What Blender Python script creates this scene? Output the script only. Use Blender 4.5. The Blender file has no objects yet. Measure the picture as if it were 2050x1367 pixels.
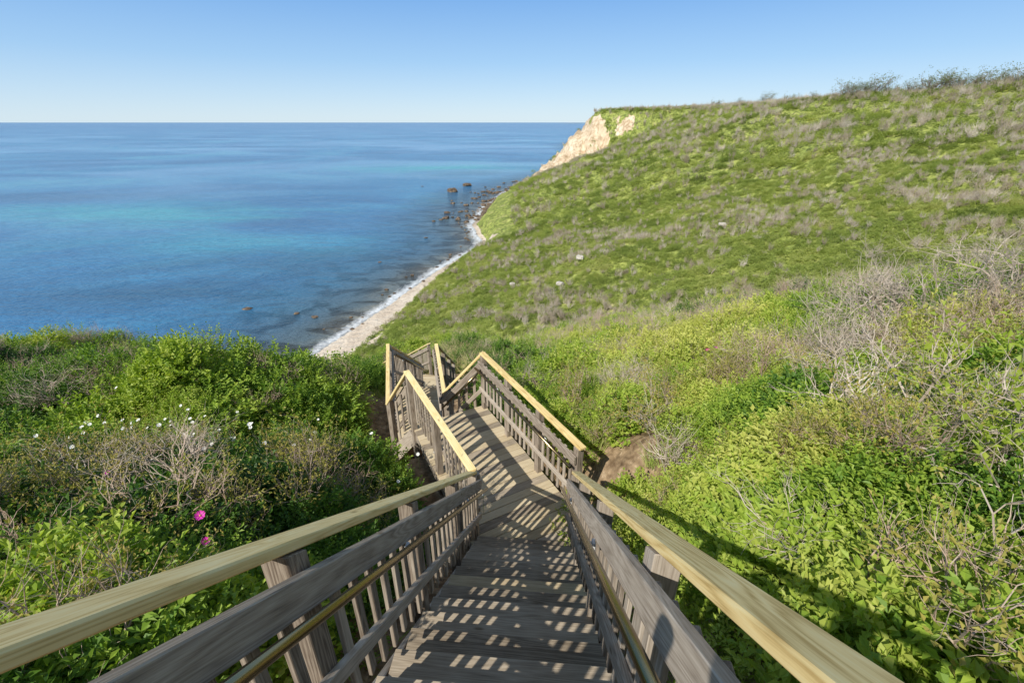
import bpy, bmesh, math, random
import numpy as np
from mathutils import Vector, Matrix, Euler
from mathutils import noise as mn

random.seed(7)
rng = np.random.RandomState(11)
scene = bpy.context.scene
col = scene.collection
scene.view_settings.view_transform = 'Standard'
scene.view_settings.look = 'None'
scene.view_settings.exposure = 0
SEA = -40.0

# ------------------------------------------------------------------ noise
_tabs = {}
def vnoise(x, y, seed=0):
    if seed not in _tabs:
        _tabs[seed] = np.random.RandomState(seed + 100).rand(256, 256)
    t = _tabs[seed]
    x = np.asarray(x, float); y = np.asarray(y, float)
    xi = np.floor(x).astype(int); yi = np.floor(y).astype(int)
    fx = x - xi; fy = y - yi
    fx = fx*fx*(3-2*fx); fy = fy*fy*(3-2*fy)
    a = t[xi % 256, yi % 256]; b = t[(xi+1) % 256, yi % 256]
    c = t[xi % 256, (yi+1) % 256]; d = t[(xi+1) % 256, (yi+1) % 256]
    return (a*(1-fx)+b*fx)*(1-fy)+(c*(1-fx)+d*fx)*fy
def fbm(x, y, seed=0, octv=4):
    s = 0; a = 0.5; n = 0
    for i in range(octv):
        s = s + a*vnoise(np.asarray(x)*2**i+17.3*i, np.asarray(y)*2**i+5.1*i, seed+i)
        n += a; a *= 0.5
    return s/n
def sstep(a, b, x):
    t = np.clip((x-a)/(b-a), 0, 1)
    return t*t*(3-2*t)

# ------------------------------------------------------------------ terrain
SY = [-300, -100, 0, 30, 65, 78, 87, 105, 123, 145, 160, 171, 200, 236, 300, 369, 420, 600, 800, 900, 1100, 1500, 3000, 60000]
SX = [-130, -90, -66, -56, -42, -37, -34.5, -29, -24.5, -17.5, -12.0, -11.5, -17, -15, -4, 21, 52, 112, 118, 116, 150, 270, 600, 12000]
def shoreX(Y):
    return np.interp(Y, SY, SX) + 2.0*(fbm(np.asarray(Y)*0.06, 3.3, 5)-0.5)*2
PATH = np.array([(-0.38, -2.6, 0.43), (-0.20, 0.0, -1.55), (0.15, 4.2, -5.0), (-1.17, 7.1, -5.0), (-1.85, 7.4, -5.9),
                 (-2.4, 9.7, -5.9), (-2.45, 13.1, -8.25), (-2.9, 14.6, -8.3), (-7.0, 20.5, -12.6), (-9.0, 22.0, -12.7),
                 (-16.0, 33.0, -21.0), (-30.0, 80.0, -39.0)], float)
def path_dist(X, Y):
    best = np.full(np.shape(X), 1e9); bz = np.zeros(np.shape(X))
    for a, b in zip(PATH[:-1], PATH[1:]):
        dx, dy = b[0]-a[0], b[1]-a[1]
        t = np.clip(((X-a[0])*dx+(Y-a[1])*dy)/(dx*dx+dy*dy), 0, 1)
        d = np.hypot(X-(a[0]+t*dx), Y-(a[1]+t*dy))
        m = d < best
        best = np.where(m, d, best); bz = np.where(m, a[2]+t*(b[2]-a[2]), bz)
    return best, bz
BWY = [60, 85, 105, 135, 155, 240, 400]; BWV = [9, 7, 4.2, 1.6, .3, 1.6, 3]
def height(X, Y):
    X = np.asarray(X, float); Y = np.asarray(Y, float)
    s = X-shoreX(Y)
    Yj = Y+(fbm(X/9, Y/30, 33)-.5)*26
    slope = np.interp(Yj, [0, 60, 100, 171, 250, 296, 326, 400, 700], [.25, .25, .27, .33, .37, .41, .98, 1.1, .9])
    bw = np.interp(Y, BWY, BWV)
    z = SEA + np.where(s < 0, np.maximum(s*0.09, -14), np.minimum(s, bw)*0.17)
    up = np.maximum(s-bw, 0)
    und = (fbm(X/45, Y/45, 20)-.5)*9 + (fbm(X/13, Y/13, 30)-.5)*3.2
    e1 = np.abs(fbm(X/11+Y/30, Y/9, 36)-.5)*2; e2 = np.abs(fbm(X/3.6, Y/3.6, 39, 3)-.5)*2
    ero = (e1*15+e2*4.5)*sstep(270, 305, Y)*sstep(95, 60, up)
    hs = z + up*slope + sstep(1, 5, up)*3.0*sstep(110, 170, Y) + und*sstep(4, 40, up) - ero*sstep(2, 12, up)
    zp = 2.3+np.minimum(0.042*np.maximum(X, 0), 8) + (fbm(X/40, Y/40, 40)-.5)*2.0 + (fbm(X/8, Y/8, 44)-.5)*1.0
    zp = zp + 1.8*sstep(270, 330, Y)*sstep(130, 70, X)
    far = sstep(450, 800, Y)
    zp = zp*(1-far)+(-36)*far*sstep(160, 100, X)+ zp*far*sstep(100, 160, X)
    k = 3.5
    h = np.clip(0.5+0.5*(zp-hs)/k, 0, 1)
    hill = zp*(1-h)+hs*h-k*h*(1-h)
    r = np.hypot(X, Y); az = np.degrees(np.arctan2(X, Y))
    edge = np.interp(az, [-180, -110, -62, -50, -40, -20, -8, 5, 29, 47, 60, 90, 130, 180],
                         [300, 60, 25, 25, 24, 27, 30, 31, 24, 21, 24, 60, 300, 300])
    edge = edge + (fbm(X/5, Y/5, 53, 2)-.5)*5
    near = -2.3-0.42*Y+np.where(X > 0, 0.25*X, -0.08*X)
    lf = sstep(-1.5, -4, X)*sstep(4, 9, r)
    near = near + (fbm(X/2.6+9, Y/2.6, 50)-.5)*(0.9+lf*.9) + (fbm(X/0.8, Y/0.8, 55, 2)-.5)*0.22 + lf*(fbm(X/4.5, Y/4.5, 57, 2)-.5)*1.4
    near = near - .85*sstep(-2, -7, X)*sstep(8, 14, r)
    near = np.minimum(near, 12)
    near = near - np.maximum(r-edge, 0)*0.95 - 0.02*np.maximum(r-edge+4, 0)**2*sstep(6, 0, r-edge)
    d, pz = path_dist(X, Y)
    rs = sstep(0, .6, X)*sstep(7.5, 5, Y)
    carve = pz-0.40+(0.62+.6*rs)*np.maximum(d-(1.0-.1*rs), 0)+(fbm(X/0.7, Y/0.7, 58, 2)-.5)*0.12
    near = np.where(Y < 45, np.minimum(near, carve), near)
    return np.maximum(near, hill)
def sandmask(X, Y, Z=None):
    s = X-shoreX(Y)
    bw = np.interp(Y, BWY, np.array(BWV)+.5)
    beach = sstep(bw+1.2, bw-.4, s)
    n = fbm(X/7, Y/9, 60); n2 = fbm(X/14, Y/5, 64)
    w = np.interp(Y, [80, 100, 143, 148, 160, 170, 230, 256, 280, 297, 304, 332, 345, 420, 600], [3, .3, .3, 2.5, 4.0, .2, .5, 4, 15, 42, 90, 90, 66, 60, 45])
    cl = sstep(0, 3, s-bw)*sstep(w+2, w-2, s-bw+(n-.5)*np.minimum(30, w*1.5))
    cl = cl*sstep(70, 80, Y)*sstep(.1, 1.5, w)
    hx = .200*Y
    tongue = np.exp(-((X-hx+(n-.5)*9)/4.0)**2)*sstep(296, 304, Y)*sstep(380, 350, Y)
    if Z is not None: tongue = tongue*sstep(-11, -4, Z)
    cl = cl*np.clip(1-1.5*tongue, 0, 1)
    veg = sstep(.58, .65, n2)*sstep(250, 280, Y)*sstep(60, 45, s)
    cl = cl*(1-veg)
    if Z is not None: cl = cl*np.where(Y > 270, sstep(6.0, 4.0, Z+(n-.5)*6), 1)
    return np.clip(np.maximum(beach, cl), 0, 1)

# ------------------------------------------------------------------ helpers
def new_mat(name):
    m = bpy.data.materials.new(name); m.use_nodes = True
    nt = m.node_tree
    for n in list(nt.nodes): nt.nodes.remove(n)
    out = nt.nodes.new('ShaderNodeOutputMaterial')
    return m, nt, out
def N(nt, t, **kw):
    n = nt.nodes.new(t)
    for k, v in kw.items(): setattr(n, k, v)
    return n
def ramp(nt, stops, fac=None):
    r = nt.nodes.new('ShaderNodeValToRGB')
    e = r.color_ramp.elements
    while len(e) < len(stops): e.new(0.5)
    for i, (p, c) in enumerate(stops):
        e[i].position = p; e[i].color = (c[0], c[1], c[2], 1)
    if fac is not None: nt.links.new(fac, r.inputs[0])
    return r
def math_n(nt, op, a, b=None, clamp=False):
    m = nt.nodes.new('ShaderNodeMath'); m.operation = op; m.use_clamp = clamp
    for i, v in enumerate((a, b)):
        if v is None: continue
        if isinstance(v, (int, float)): m.inputs[i].default_value = v
        else: nt.links.new(v, m.inputs[i])
    return m.outputs[0]
def mixc(nt, fac, a, b, mode='MIX'):
    m = nt.nodes.new('ShaderNodeMix'); m.data_type = 'RGBA'; m.blend_type = mode
    for idx, v in ((0, fac), (6, a), (7, b)):
        if isinstance(v, (int, float)): m.inputs[idx].default_value = v
        elif isinstance(v, tuple): m.inputs[idx].default_value = (*v, 1)
        else: nt.links.new(v, m.inputs[idx])
    return m.outputs[2]

def wood_mat(name, stops, rough=0.8, bump=0.4, ringw=.30):
    m, nt, out = new_mat(name)
    L = nt.links
    tc = N(nt, 'ShaderNodeTexCoord'); oi = N(nt, 'ShaderNodeObjectInfo')
    off = N(nt, 'ShaderNodeVectorMath', operation='SCALE')
    cmb = N(nt, 'ShaderNodeCombineXYZ')
    L.new(oi.outputs['Random'], cmb.inputs[0]); L.new(oi.outputs['Random'], cmb.inputs[1]); L.new(oi.outputs['Random'], cmb.inputs[2])
    L.new(cmb.outputs[0], off.inputs[0]); off.inputs['Scale'].default_value = 37.0
    add = N(nt, 'ShaderNodeVectorMath', operation='ADD')
    L.new(tc.outputs['Object'], add.inputs[0]); L.new(off.outputs[0], add.inputs[1])
    mp = N(nt, 'ShaderNodeMapping'); mp.inputs['Scale'].default_value = (0.7, 12, 12)
    L.new(add.outputs[0], mp.inputs[0])
    n1 = N(nt, 'ShaderNodeTexNoise'); n1.inputs['Scale'].default_value = 1.0; n1.inputs['Detail'].default_value = 1.5; n1.inputs['Distortion'].default_value = 0.2
    L.new(mp.outputs[0], n1.inputs['Vector'])
    rings = math_n(nt, 'PINGPONG', math_n(nt, 'MULTIPLY', n1.outputs[0], 26.0), 1.0)
    mp2 = N(nt, 'ShaderNodeMapping'); mp2.inputs['Scale'].default_value = (8, 260, 260)
    L.new(add.outputs[0], mp2.inputs[0])
    n2 = N(nt, 'ShaderNodeTexNoise'); n2.inputs['Scale'].default_value = 1.0; n2.inputs['Detail'].default_value = 4
    L.new(mp2.outputs[0], n2.inputs['Vector'])
    n3 = N(nt, 'ShaderNodeTexNoise'); n3.inputs['Scale'].default_value = 5.0; n3.inputs['Detail'].default_value = 7
    L.new(add.outputs[0], n3.inputs['Vector'])
    f = math_n(nt, 'ADD', math_n(nt, 'MULTIPLY', rings, ringw), math_n(nt, 'MULTIPLY', n2.outputs[0], 0.5))
    f = math_n(nt, 'ADD', f, math_n(nt, 'MULTIPLY', n3.outputs[0], 0.30))
    f = math_n(nt, 'ADD', f, math_n(nt, 'MULTIPLY', math_n(nt, 'SUBTRACT', oi.outputs['Random'], 0.5), 0.28))
    r = ramp(nt, stops, f)
    vo = N(nt, 'ShaderNodeTexVoronoi'); mp3 = N(nt, 'ShaderNodeMapping'); mp3.inputs['Scale'].default_value = (2.2, 7, 7)
    L.new(add.outputs[0], mp3.inputs[0]); L.new(mp3.outputs[0], vo.inputs['Vector']); vo.inputs['Scale'].default_value = 1.0
    kn = ramp(nt, [(0.04, (0.35, 0.28, 0.2)), (0.10, (1, 1, 1))], vo.outputs['Distance'])
    c = mixc(nt, 0.7, r.outputs[0], kn.outputs[0], 'MULTIPLY')
    b = N(nt, 'ShaderNodeBsdfPrincipled'); b.inputs['Roughness'].default_value = rough
    b.inputs['Specular IOR Level'].default_value = 0.15
    L.new(c, b.inputs['Base Color'])
    bp = N(nt, 'ShaderNodeBump'); bp.inputs['Strength'].default_value = bump; bp.inputs['Distance'].default_value = 0.003
    L.new(f, bp.inputs['Height']); L.new(bp.outputs[0], b.inputs['Normal'])
    L.new(b.outputs[0], out.inputs[0])
    return m
M_NEW = wood_mat('new_pine', [(0.25, (.54, .36, .13)), (0.5, (.83, .62, .28)), (0.82, (.90, .75, .41))], .85, .15, .30)
M_GREY = wood_mat('weathered_wood', [(0.25, (.16, .122, .092)), (0.5, (.37, .305, .24)), (0.82, (.58, .50, .41))], .9, .35, .2)
M_TREAD = wood_mat('tread_wood', [(0.25, (.17, .13, .09)), (0.5, (.36, .29, .21)), (0.82, (.55, .46, .35))], .9, .2, .16)
M_DECK = wood_mat('deck_wood', [(0.2, (.36, .27, .16)), (0.5, (.56, .45, .29)), (0.82, (.70, .585, .41))], .9, .2, .16)
def simple_mat(name, c, rough=.6, metal=0.0, var=0.0, scale=20):
    m, nt, out = new_mat(name)
    b = N(nt, 'ShaderNodeBsdfPrincipled'); b.inputs['Roughness'].default_value = rough; b.inputs['Metallic'].default_value = metal
    n = N(nt, 'ShaderNodeTexNoise'); n.inputs['Scale'].default_value = scale
    r = ramp(nt, [(.3, tuple(x*(1-var) for x in c)), (.7, tuple(min(1, x*(1+var)) for x in c))], n.outputs[0])
    nt.links.new(r.outputs[0], b.inputs['Base Color']); nt.links.new(b.outputs[0], out.inputs[0])
    return m
M_PIPE = simple_mat('bronze_pipe', (.26, .20, .11), .22, 1.0, .15)
M_BRK = simple_mat('galvanised_bracket', (.66, .66, .65), .6, 0, .08)

def leaf_mat(name, stops, trans=0.35, attr=True, rough=.5, lvw=.45):
    m, nt, out = new_mat(name); L = nt.links
    at = N(nt, 'ShaderNodeAttribute', attribute_type='INSTANCER', attribute_name='tint')
    lv = N(nt, 'ShaderNodeAttribute', attribute_type='GEOMETRY', attribute_name='lv')
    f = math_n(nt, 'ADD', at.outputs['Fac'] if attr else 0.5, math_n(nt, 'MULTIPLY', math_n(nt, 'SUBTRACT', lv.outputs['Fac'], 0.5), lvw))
    r = ramp(nt, stops, f)
    d = N(nt, 'ShaderNodeBsdfPrincipled'); d.inputs['Roughness'].default_value = rough
    d.inputs['Specular IOR Level'].default_value = 0.3
    L.new(r.outputs[0], d.inputs['Base Color'])
    if trans > 0:
        t = N(nt, 'ShaderNodeBsdfTranslucent')
        tcol = mixc(nt, 1.0, r.outputs[0], (1.1, 1.1, .4), 'MULTIPLY'); L.new(tcol, t.inputs[0])
        mx = N(nt, 'ShaderNodeMixShader'); mx.inputs[0].default_value = trans
        L.new(d.outputs[0], mx.inputs[1]); L.new(t.outputs[0], mx.inputs[2]); L.new(mx.outputs[0], out.inputs[0])
    else: L.new(d.outputs[0], out.inputs[0])
    return m
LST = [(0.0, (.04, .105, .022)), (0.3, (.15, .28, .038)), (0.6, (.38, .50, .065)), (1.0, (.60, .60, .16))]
M_LEAF = leaf_mat('shrub_leaf', LST, .42)
M_FLEAF = leaf_mat('hill_leaf', [(0.0, (.15, .20, .06)), (0.35, (.27, .34, .08)), (0.7, (.43, .49, .13)), (1.0, (.56, .56, .23))], .45, lvw=.35)
M_WEED = leaf_mat('weed_leaf', LST, attr=False)
M_TWIG = leaf_mat('bare_twig', [(0.0, (.38, .255, .19)), (0.5, (.50, .40, .31)), (1.0, (.64, .57, .49))], 0.0)
M_FTWIG = leaf_mat('hill_brush', [(0.0, (.33, .265, .185)), (0.5, (.48, .405, .31)), (1.0, (.62, .555, .46))], 0.0)
M_BUD = leaf_mat('bud_leaf', [(0.0, (.30, .30, .06)), (0.5, (.45, .38, .10)), (1.0, (.56, .40, .16))], 0.3)
M_GRASS = leaf_mat('grass_blade', [(0.0, (.14, .26, .05)), (0.4, (.29, .41, .07)), (0.7, (.48, .49, .18)), (1.0, (.64, .53, .33))], .35)

MPI = {}
def add_obj(name, me, parent=None, mw=None):
    o = bpy.data.objects.new(name, me); col.objects.link(o)
    if mw is not None: o.matrix_world = mw
    if parent is not None:
        o.parent = parent; o.matrix_parent_inverse = MPI[parent.name].inverted()
        if mw is not None: o.matrix_basis = mw
    return o
def empty(name, loc, label, cat, group=None):
    o = bpy.data.objects.new(name, None); col.objects.link(o)
    o.empty_display_size = .2
    o.location = loc; MPI[o.name] = Matrix.Translation(loc)
    o['label'] = label; o['category'] = cat
    if group: o['group'] = group
    return o
def mesh_from(name, verts, faces, mats, smooth=False, lv=None, mi=None):
    me = bpy.data.meshes.new(name)
    me.from_pydata([tuple(v) for v in verts], [], faces)
    for m in mats: me.materials.append(m)
    if mi is not None: me.polygons.foreach_set('material_index', mi)
    if lv is not None:
        a = me.attributes.new('lv', 'FLOAT', 'FACE'); a.data.foreach_set('value', np.asarray(lv, dtype=np.float32))
    if smooth: me.polygons.foreach_set('use_smooth', [True]*len(me.polygons))
    me.update()
    return me
def board(name, p0, p1, w, h, mat, parent, up=(0, 0, 1), bev=.004, ext=0.0, shear=None):
    p0 = Vector(p0); p1 = Vector(p1)
    x = (p1-p0); Ln = x.length; x.normalize(); Ln += 2*ext
    u = Vector(up); y = u.cross(x).normalized(); z = x.cross(y).normalized()
    R = Matrix((x, y, z)).transposed().to_4x4()
    bm = bmesh.new(); bmesh.ops.create_cube(bm, size=1)
    for v in bm.verts: v.co = Vector((v.co.x*Ln, v.co.y*w, v.co.z*h))
    bmesh.ops.bevel(bm, geom=list(bm.edges), offset=bev, segments=1, affect='EDGES')
    if shear is not None:
        hd, sl = shear
        for v in bm.verts:
            if v.co.x > 0: v.co.x += sl*(y*v.co.y+z*v.co.z).dot(hd)
    me = bpy.data.meshes.new(name); bm.to_mesh(me); bm.free(); me.materials.append(mat)
    return add_obj(name, me, parent, Matrix.Translation((p0+p1)/2) @ R)
def poly_plank(name, pts, ztop, th, d2, mat, parent):
    cx = sum(p[0] for p in pts)/len(pts); cy = sum(p[1] for p in pts)/len(pts)
    a = math.atan2(d2[1], d2[0]); ca, sa = math.cos(-a), math.sin(-a)
    loc = [((p[0]-cx)*ca-(p[1]-cy)*sa, (p[0]-cx)*sa+(p[1]-cy)*ca) for p in pts]
    ar = sum(loc[i][0]*loc[(i+1) % len(loc)][1]-loc[(i+1) % len(loc)][0]*loc[i][1] for i in range(len(loc)))
    if ar < 0: loc.reverse()
    bm = bmesh.new()
    vb = [bm.verts.new((p[0], p[1], -th)) for p in loc]; vt = [bm.verts.new((p[0], p[1], 0)) for p in loc]
    bm.faces.new(vt); bm.faces.new(list(reversed(vb)))
    n = len(loc)
    for i in range(n): bm.faces.new((vb[i], vb[(i+1) % n], vt[(i+1) % n], vt[i]))
    try: bmesh.ops.bevel(bm, geom=[e for e in bm.edges if e.calc_length() > .03], offset=.004, segments=1, affect='EDGES')
    except Exception: pass
    me = bpy.data.meshes.new(name); bm.to_mesh(me); bm.free(); me.materials.append(mat)
    tilt = random.uniform(-.003, .003)
    mw = Matrix.Translation((cx, cy, ztop+random.uniform(-.002, .002))) @ Matrix.Rotation(a, 4, 'Z') @ Matrix.Rotation(tilt, 4, 'Y')
    return add_obj(name, me, parent, mw)
def clip(poly, nx, ny, c):
    out = []
    for i in range(len(poly)):
        a = poly[i]; b = poly[(i+1) % len(poly)]
        da = a[0]*nx+a[1]*ny-c; db = b[0]*nx+b[1]*ny-c
        if da <= 0: out.append(a)
        if (da < 0 < db) or (db < 0 < da):
            t = da/(da-db); out.append((a[0]+t*(b[0]-a[0]), a[1]+t*(b[1]-a[1])))
    return out
def pipe_mesh(name, p0, p1, r, mat, parent, n=12):
    p0 = Vector(p0); p1 = Vector(p1); x = (p1-p0); Ln = x.length; x.normalize()
    bm = bmesh.new(); bmesh.ops.create_cone(bm, cap_ends=True, segments=n, radius1=r, radius2=r, depth=Ln)
    for f in bm.faces: f.smooth = len(f.verts) == 4
    me = bpy.data.meshes.new(name); bm.to_mesh(me); bm.free(); me.materials.append(mat)
    q = x.to_track_quat('Z', 'Y').to_matrix().to_4x4()
    return add_obj(name, me, parent, Matrix.Translation((p0+p1)/2) @ q)

# ------------------------------------------------------------------ staircase parts
def H1(x, y): return float(height(np.array([x]), np.array([y]))[0])
def flight(Lt, Rt, Lb, Rb, zt, zb, n, label, newset=(), mat=M_TREAD):
    c = ((Lt[0]+Rb[0])/2, (Lt[1]+Rb[1])/2, (zt+zb)/2)
    e = empty('stair_flight', c, label, 'stairs', 'flights of the wooden cliff stairs')
    rise = (zt-zb)/n
    Lt, Rt, Lb, Rb = map(Vector, (Lt, Rt, Lb, Rb))
    for i in range(n-1):
        t0 = i/(n-1); t1 = (i+1)/(n-1)
        a = Lt.lerp(Lb, t0); b = Rt.lerp(Rb, t0); c2 = Rt.lerp(Rb, t1); d = Lt.lerp(Lb, t1)
        f1 = (c2-b).normalized()*.015; f0 = (d-a).normalized()*.015
        w = (b-a).normalized()*random.uniform(-.008, .008)
        poly_plank('tread', [tuple(a+w), tuple(b+w), tuple(c2+f1+w), tuple(d+f0+w)], zt-rise*(i+1), .04, tuple(b-a), M_DECK if i in newset else mat, e)
        board('riser', (*(a+(d-a)*.05), zt-rise*(i+.5)-.01), (*(b+(c2-b)*.05), zt-rise*(i+.5)-.01), .02, rise-.05, mat, e, bev=.002)
    for (T, B, s) in ((Lt, Lb, -1), (Rt, Rb, 1)):
        w = (Rt-Lt).normalized()*s*.028
        board('stringer', (T.x+w.x, T.y+w.y, zt-.23), (B.x+w.x, B.y+w.y, zb-.09), .038, .27, M_GREY, e)
    return e
def deck(poly, z, d, label, mats, mat=M_DECK):
    cx = sum(p[0] for p in poly)/len(poly); cy = sum(p[1] for p in poly)/len(poly)
    e = empty('stair_landing', (cx, cy, z), label, 'landing', 'landings of the wooden cliff stairs')
    dv = Vector(d).normalized(); pr = [p[0]*dv.x+p[1]*dv.y for p in poly]
    s = min(pr); i = 0
    side = (-dv.y, dv.x)
    while s < max(pr)-.02:
        q = clip(clip(poly, dv.x, dv.y, s+.138), -dv.x, -dv.y, -s)
        if len(q) >= 3: poly_plank('deck_board', q, z, .038, side, mats[i % len(mats)] if mats else mat, e)
        s += .145; i += 1
    m = len(poly)
    for k in range(m):
        a = Vector(poly[k]); b = Vector(poly[(k+1) % m])
        if (b-a).length < .5: continue
        ctr = Vector((cx, cy)); inn = (ctr-(a+b)/2).normalized()*.04
        board('joist', (a.x+inn.x, a.y+inn.y, z-.15), (b.x+inn.x, b.y+inn.y, z-.15), .038, .18, M_GREY, e)
    return e
def railing(A, B, inward, label, pipe=True, pitch=.140, post_ts=None, capm=M_NEW, blen=1.0, basez=1.1, caph=.038, capw=.105):
    A = Vector(A); B = Vector(B); mid = (A+B)/2
    e = empty('wooden_railing', (mid.x, mid.y, mid.z-basez), label, 'railing', 'railings of the wooden cliff stairs')
    dirv = (B-A).normalized(); Ln = (B-A).length
    h2 = Vector((dirv.x, dirv.y, 0)).normalized()
    n = Vector((inward[0], inward[1], 0)); n = (n-h2*n.dot(h2)).normalized()
    sl = dirv.z/max(.001, math.hypot(dirv.x, dirv.y))
    def P(t, off, dz):
        p = A.lerp(B, t)+n*off; p.z += dz; return p
    upn = n.cross(dirv); upn = upn if upn.z > 0 else -upn
    board('cap_rail', P(0, -.012, -.019), P(1, -.012, -.019), capw, caph, capm, e, up=upn, ext=.03, bev=.006)
    board('side_board', P(0, .078, -.205), P(1, .078, -.205), .038, .125, M_GREY, e, up=upn, ext=.0)
    board('lower_rail', P(0, .066, -.74), P(1, .066, -.74), .038, .07, M_GREY, e, up=upn, ext=.0)
    hl = math.hypot(B.x-A.x, B.y-A.y)
    if post_ts is None:
        k = max(1, round(hl/1.2)); post_ts = [i/k for i in range(k+1)]
    for t in post_ts:
        p = P(min(max(t, .05/hl), 1-.05/hl), -.003, 0)
        g = H1(p.x, p.y)-.15; g = min(max(g, p.z-3.2), p.z-1.2)
        board('post', (p.x, p.y, g), (p.x, p.y, p.z-.036*math.sqrt(1+sl*sl)-.006), .105, .095, M_GREY, e, up=tuple(n), shear=(h2, sl))
    k = int(hl/pitch)
    for i in range(1, k):
        t = i/k
        if any(abs(t-q)*hl < .088 for q in post_ts): continue
        p = P(t, .042, 0)
        jit = random.uniform(-.02, .02)
        board('baluster', (p.x, p.y, p.z-blen+jit), (p.x, p.y, p.z-.15-abs(dirv.z)*.02), .052, .022, M_GREY, e, up=tuple(n), bev=.003)
    if pipe:
        pipe_mesh('handrail', P(0, .155, -.28), P(1, .155, -.28), .0195, M_PIPE, e, 16)
        kb = max(1, round(hl/1.5))
        for i in range(kb):
            t = (i+.45)/kb
            board('handrail_bracket', P(t, .106, -.29), P(t, .106, -.345), .045, .02, M_BRK, e, up=tuple(n), bev=.004)
            pipe_mesh('bracket_arm', P(t, .110, -.31), P(t, .153, -.295), .009, M_BRK, e, 8)
    return e

flight((-.975, -2.3), (.225, -2.4), (-.44, 4.2), (.76, 4.1), .425, -5.0, 28, 'long straight flight of dark weathered wooden steps', newset=(20,))
deck([(-.50, 4.19), (.80, 4.09), (.90, 4.85), (-.54, 7.53), (-1.82, 6.82)], -5.0, (-.477, .879), 'angled tan plank landing striped by baluster shadows', [M_DECK, M_DECK, M_TREAD, M_DECK, M_DECK, M_DECK, M_TREAD])
flight((-1.80, 6.84), (-.56, 7.53), (-2.3, 7.26), (-1.37, 7.60), -5.0, -5.9, 5, 'short winding wooden steps below the angled landing')
deck([(-2.32, 7.24), (-1.35, 7.58), (-1.82, 9.65), (-2.92, 9.68)], -5.9, (0, 1), 'narrow lower plank landing leading down the bluff', None)
flight((-2.92, 9.68), (-1.82, 9.68), (-3.0, 13.1), (-1.95, 13.1), -5.9, -8.25, 12, 'steep wooden flight dropping towards the beach')
deck([(-3.0, 13.08), (-1.95, 13.08), (-1.6, 14.0), (-3.9, 14.6), (-3.9, 13.5)], -8.25, (0, 1), 'small grey plank landing among scrub', None)
flight((-3.9, 13.6), (-3.0, 14.4), (-7.4, 19.6), (-6.5, 20.3), -8.25, -12.4, 22, 'distant wooden flight running down through scrub')
deck([(-1.0, -2.29), (.25, -2.39), (.2, -4.0), (-1.1, -3.9)], .425, (0, 1), 'plank platform at the head of the stairs', None)

def ext(A, B, y):
    t = (y-A[1])/(B[1]-A[1]); return tuple(A[i]+t*(B[i]-A[i]) for i in range(3))
LA, LB = (-.802, .438, -.733), (-.48, 4.40, -3.91)
RA, RB = (.44, .330, -.640), (.79, 4.42, -3.93)
railing(ext(LA, LB, -2.3), LB, (1, 0), 'sloping railing with pale new cap board over grey balusters, steep flight')
railing(ext(RA, RB, -2.3), RB, (-1, 0), 'sloping railing with yellowish cap board and bronze handrail pipe')
railing((-.49, 4.42, -3.87), (-1.79, 6.80, -3.83), (.88, .48), 'level railing with bright cap board, landing seen from outside', pipe=False)
railing((.90, 4.74, -3.80), (-.555, 7.48, -3.83), (-.88, -.48), 'level railing with pale cap board along landing edge')
railing((-1.79, 6.80, -3.83), (-2.33, 7.24, -4.75), (.6, .8), 'short steep railing beside winding steps', pipe=False, post_ts=[1], capw=.09)
railing((-.555, 7.48, -3.83), (-1.34, 7.60, -4.75), (-.1, -1), 'short steep railing with handrail beside winding steps', post_ts=[1], capw=.09)
railing((-2.33, 7.24, -4.75), (-2.92, 9.66, -4.72), (1, 0), 'grey railing with pale cap on lower landing', pipe=False, pitch=.12, capw=.08)
railing((-1.34, 7.60, -4.75), (-1.80, 9.66, -4.72), (-1, 0), 'grey railing with pale cap on lower landing', pipe=False, pitch=.12, capw=.08)
railing((-2.92, 9.66, -4.72), (-3.0, 13.1, -7.08), (1, 0), 'railing stepping steeply down the lower flight', capw=.08)
railing((-1.80, 9.66, -4.72), (-1.92, 13.1, -7.08), (-1, 0), 'railing stepping steeply down the lower flight', capw=.08)
railing((-3.9, 13.55, -7.05), (-7.4, 19.6, -11.25), (.87, .5), 'far sloping railing half hidden by scrub', pipe=False)
railing((-2.95, 14.5, -7.05), (-6.45, 20.4, -11.25), (-.87, -.5), 'far sloping railing half hidden by scrub', pipe=False)
railing((-7.4, 19.6, -11.2), (-9.4, 21.6, -11.2), (.7, .7), 'far level railing at the next landing', pipe=False)

# ------------------------------------------------------------------ ground sheet
na, nr = 760, 430
az = np.radians(np.concatenate([np.linspace(-180, -75, 60, endpoint=False), np.linspace(-75, 75, na-120), np.linspace(75, 180, 61)[1:]]))
na = len(az)
rr = np.concatenate([[0.05], np.geomspace(.5, 6000, nr-1)])
A_, R_ = np.meshgrid(az, rr, indexing='ij')
X = R_*np.sin(A_); Y = R_*np.cos(A_)
Z = height(X, Y)
verts = np.stack([X, Y, Z], -1).reshape(-1, 3)
idx = np.arange(na*nr).reshape(na, nr)
q = np.stack([idx[:-1, :-1], idx[:-1, 1:], idx[1:, 1:], idx[1:, :-1]], -1).reshape(-1, 4)[:, ::-1]
def np_mesh(name, verts, quads):
    me = bpy.data.meshes.new(name)
    me.vertices.add(len(verts)); me.vertices.foreach_set('co', verts.astype(np.float32).ravel())
    me.loops.add(quads.size); me.loops.foreach_set('vertex_index', quads.astype(np.int32).ravel())
    me.polygons.add(len(quads)); me.polygons.foreach_set('loop_start', np.arange(0, quads.size, 4, dtype=np.int32))
    me.polygons.foreach_set('loop_total', np.full(len(quads), 4, dtype=np.int32))
    me.polygons.foreach_set('use_smooth', np.ones(len(quads), dtype=bool))
    me.update(calc_edges=True); me.validate()
    return me
gme = np_mesh('ground', verts, q)
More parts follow.
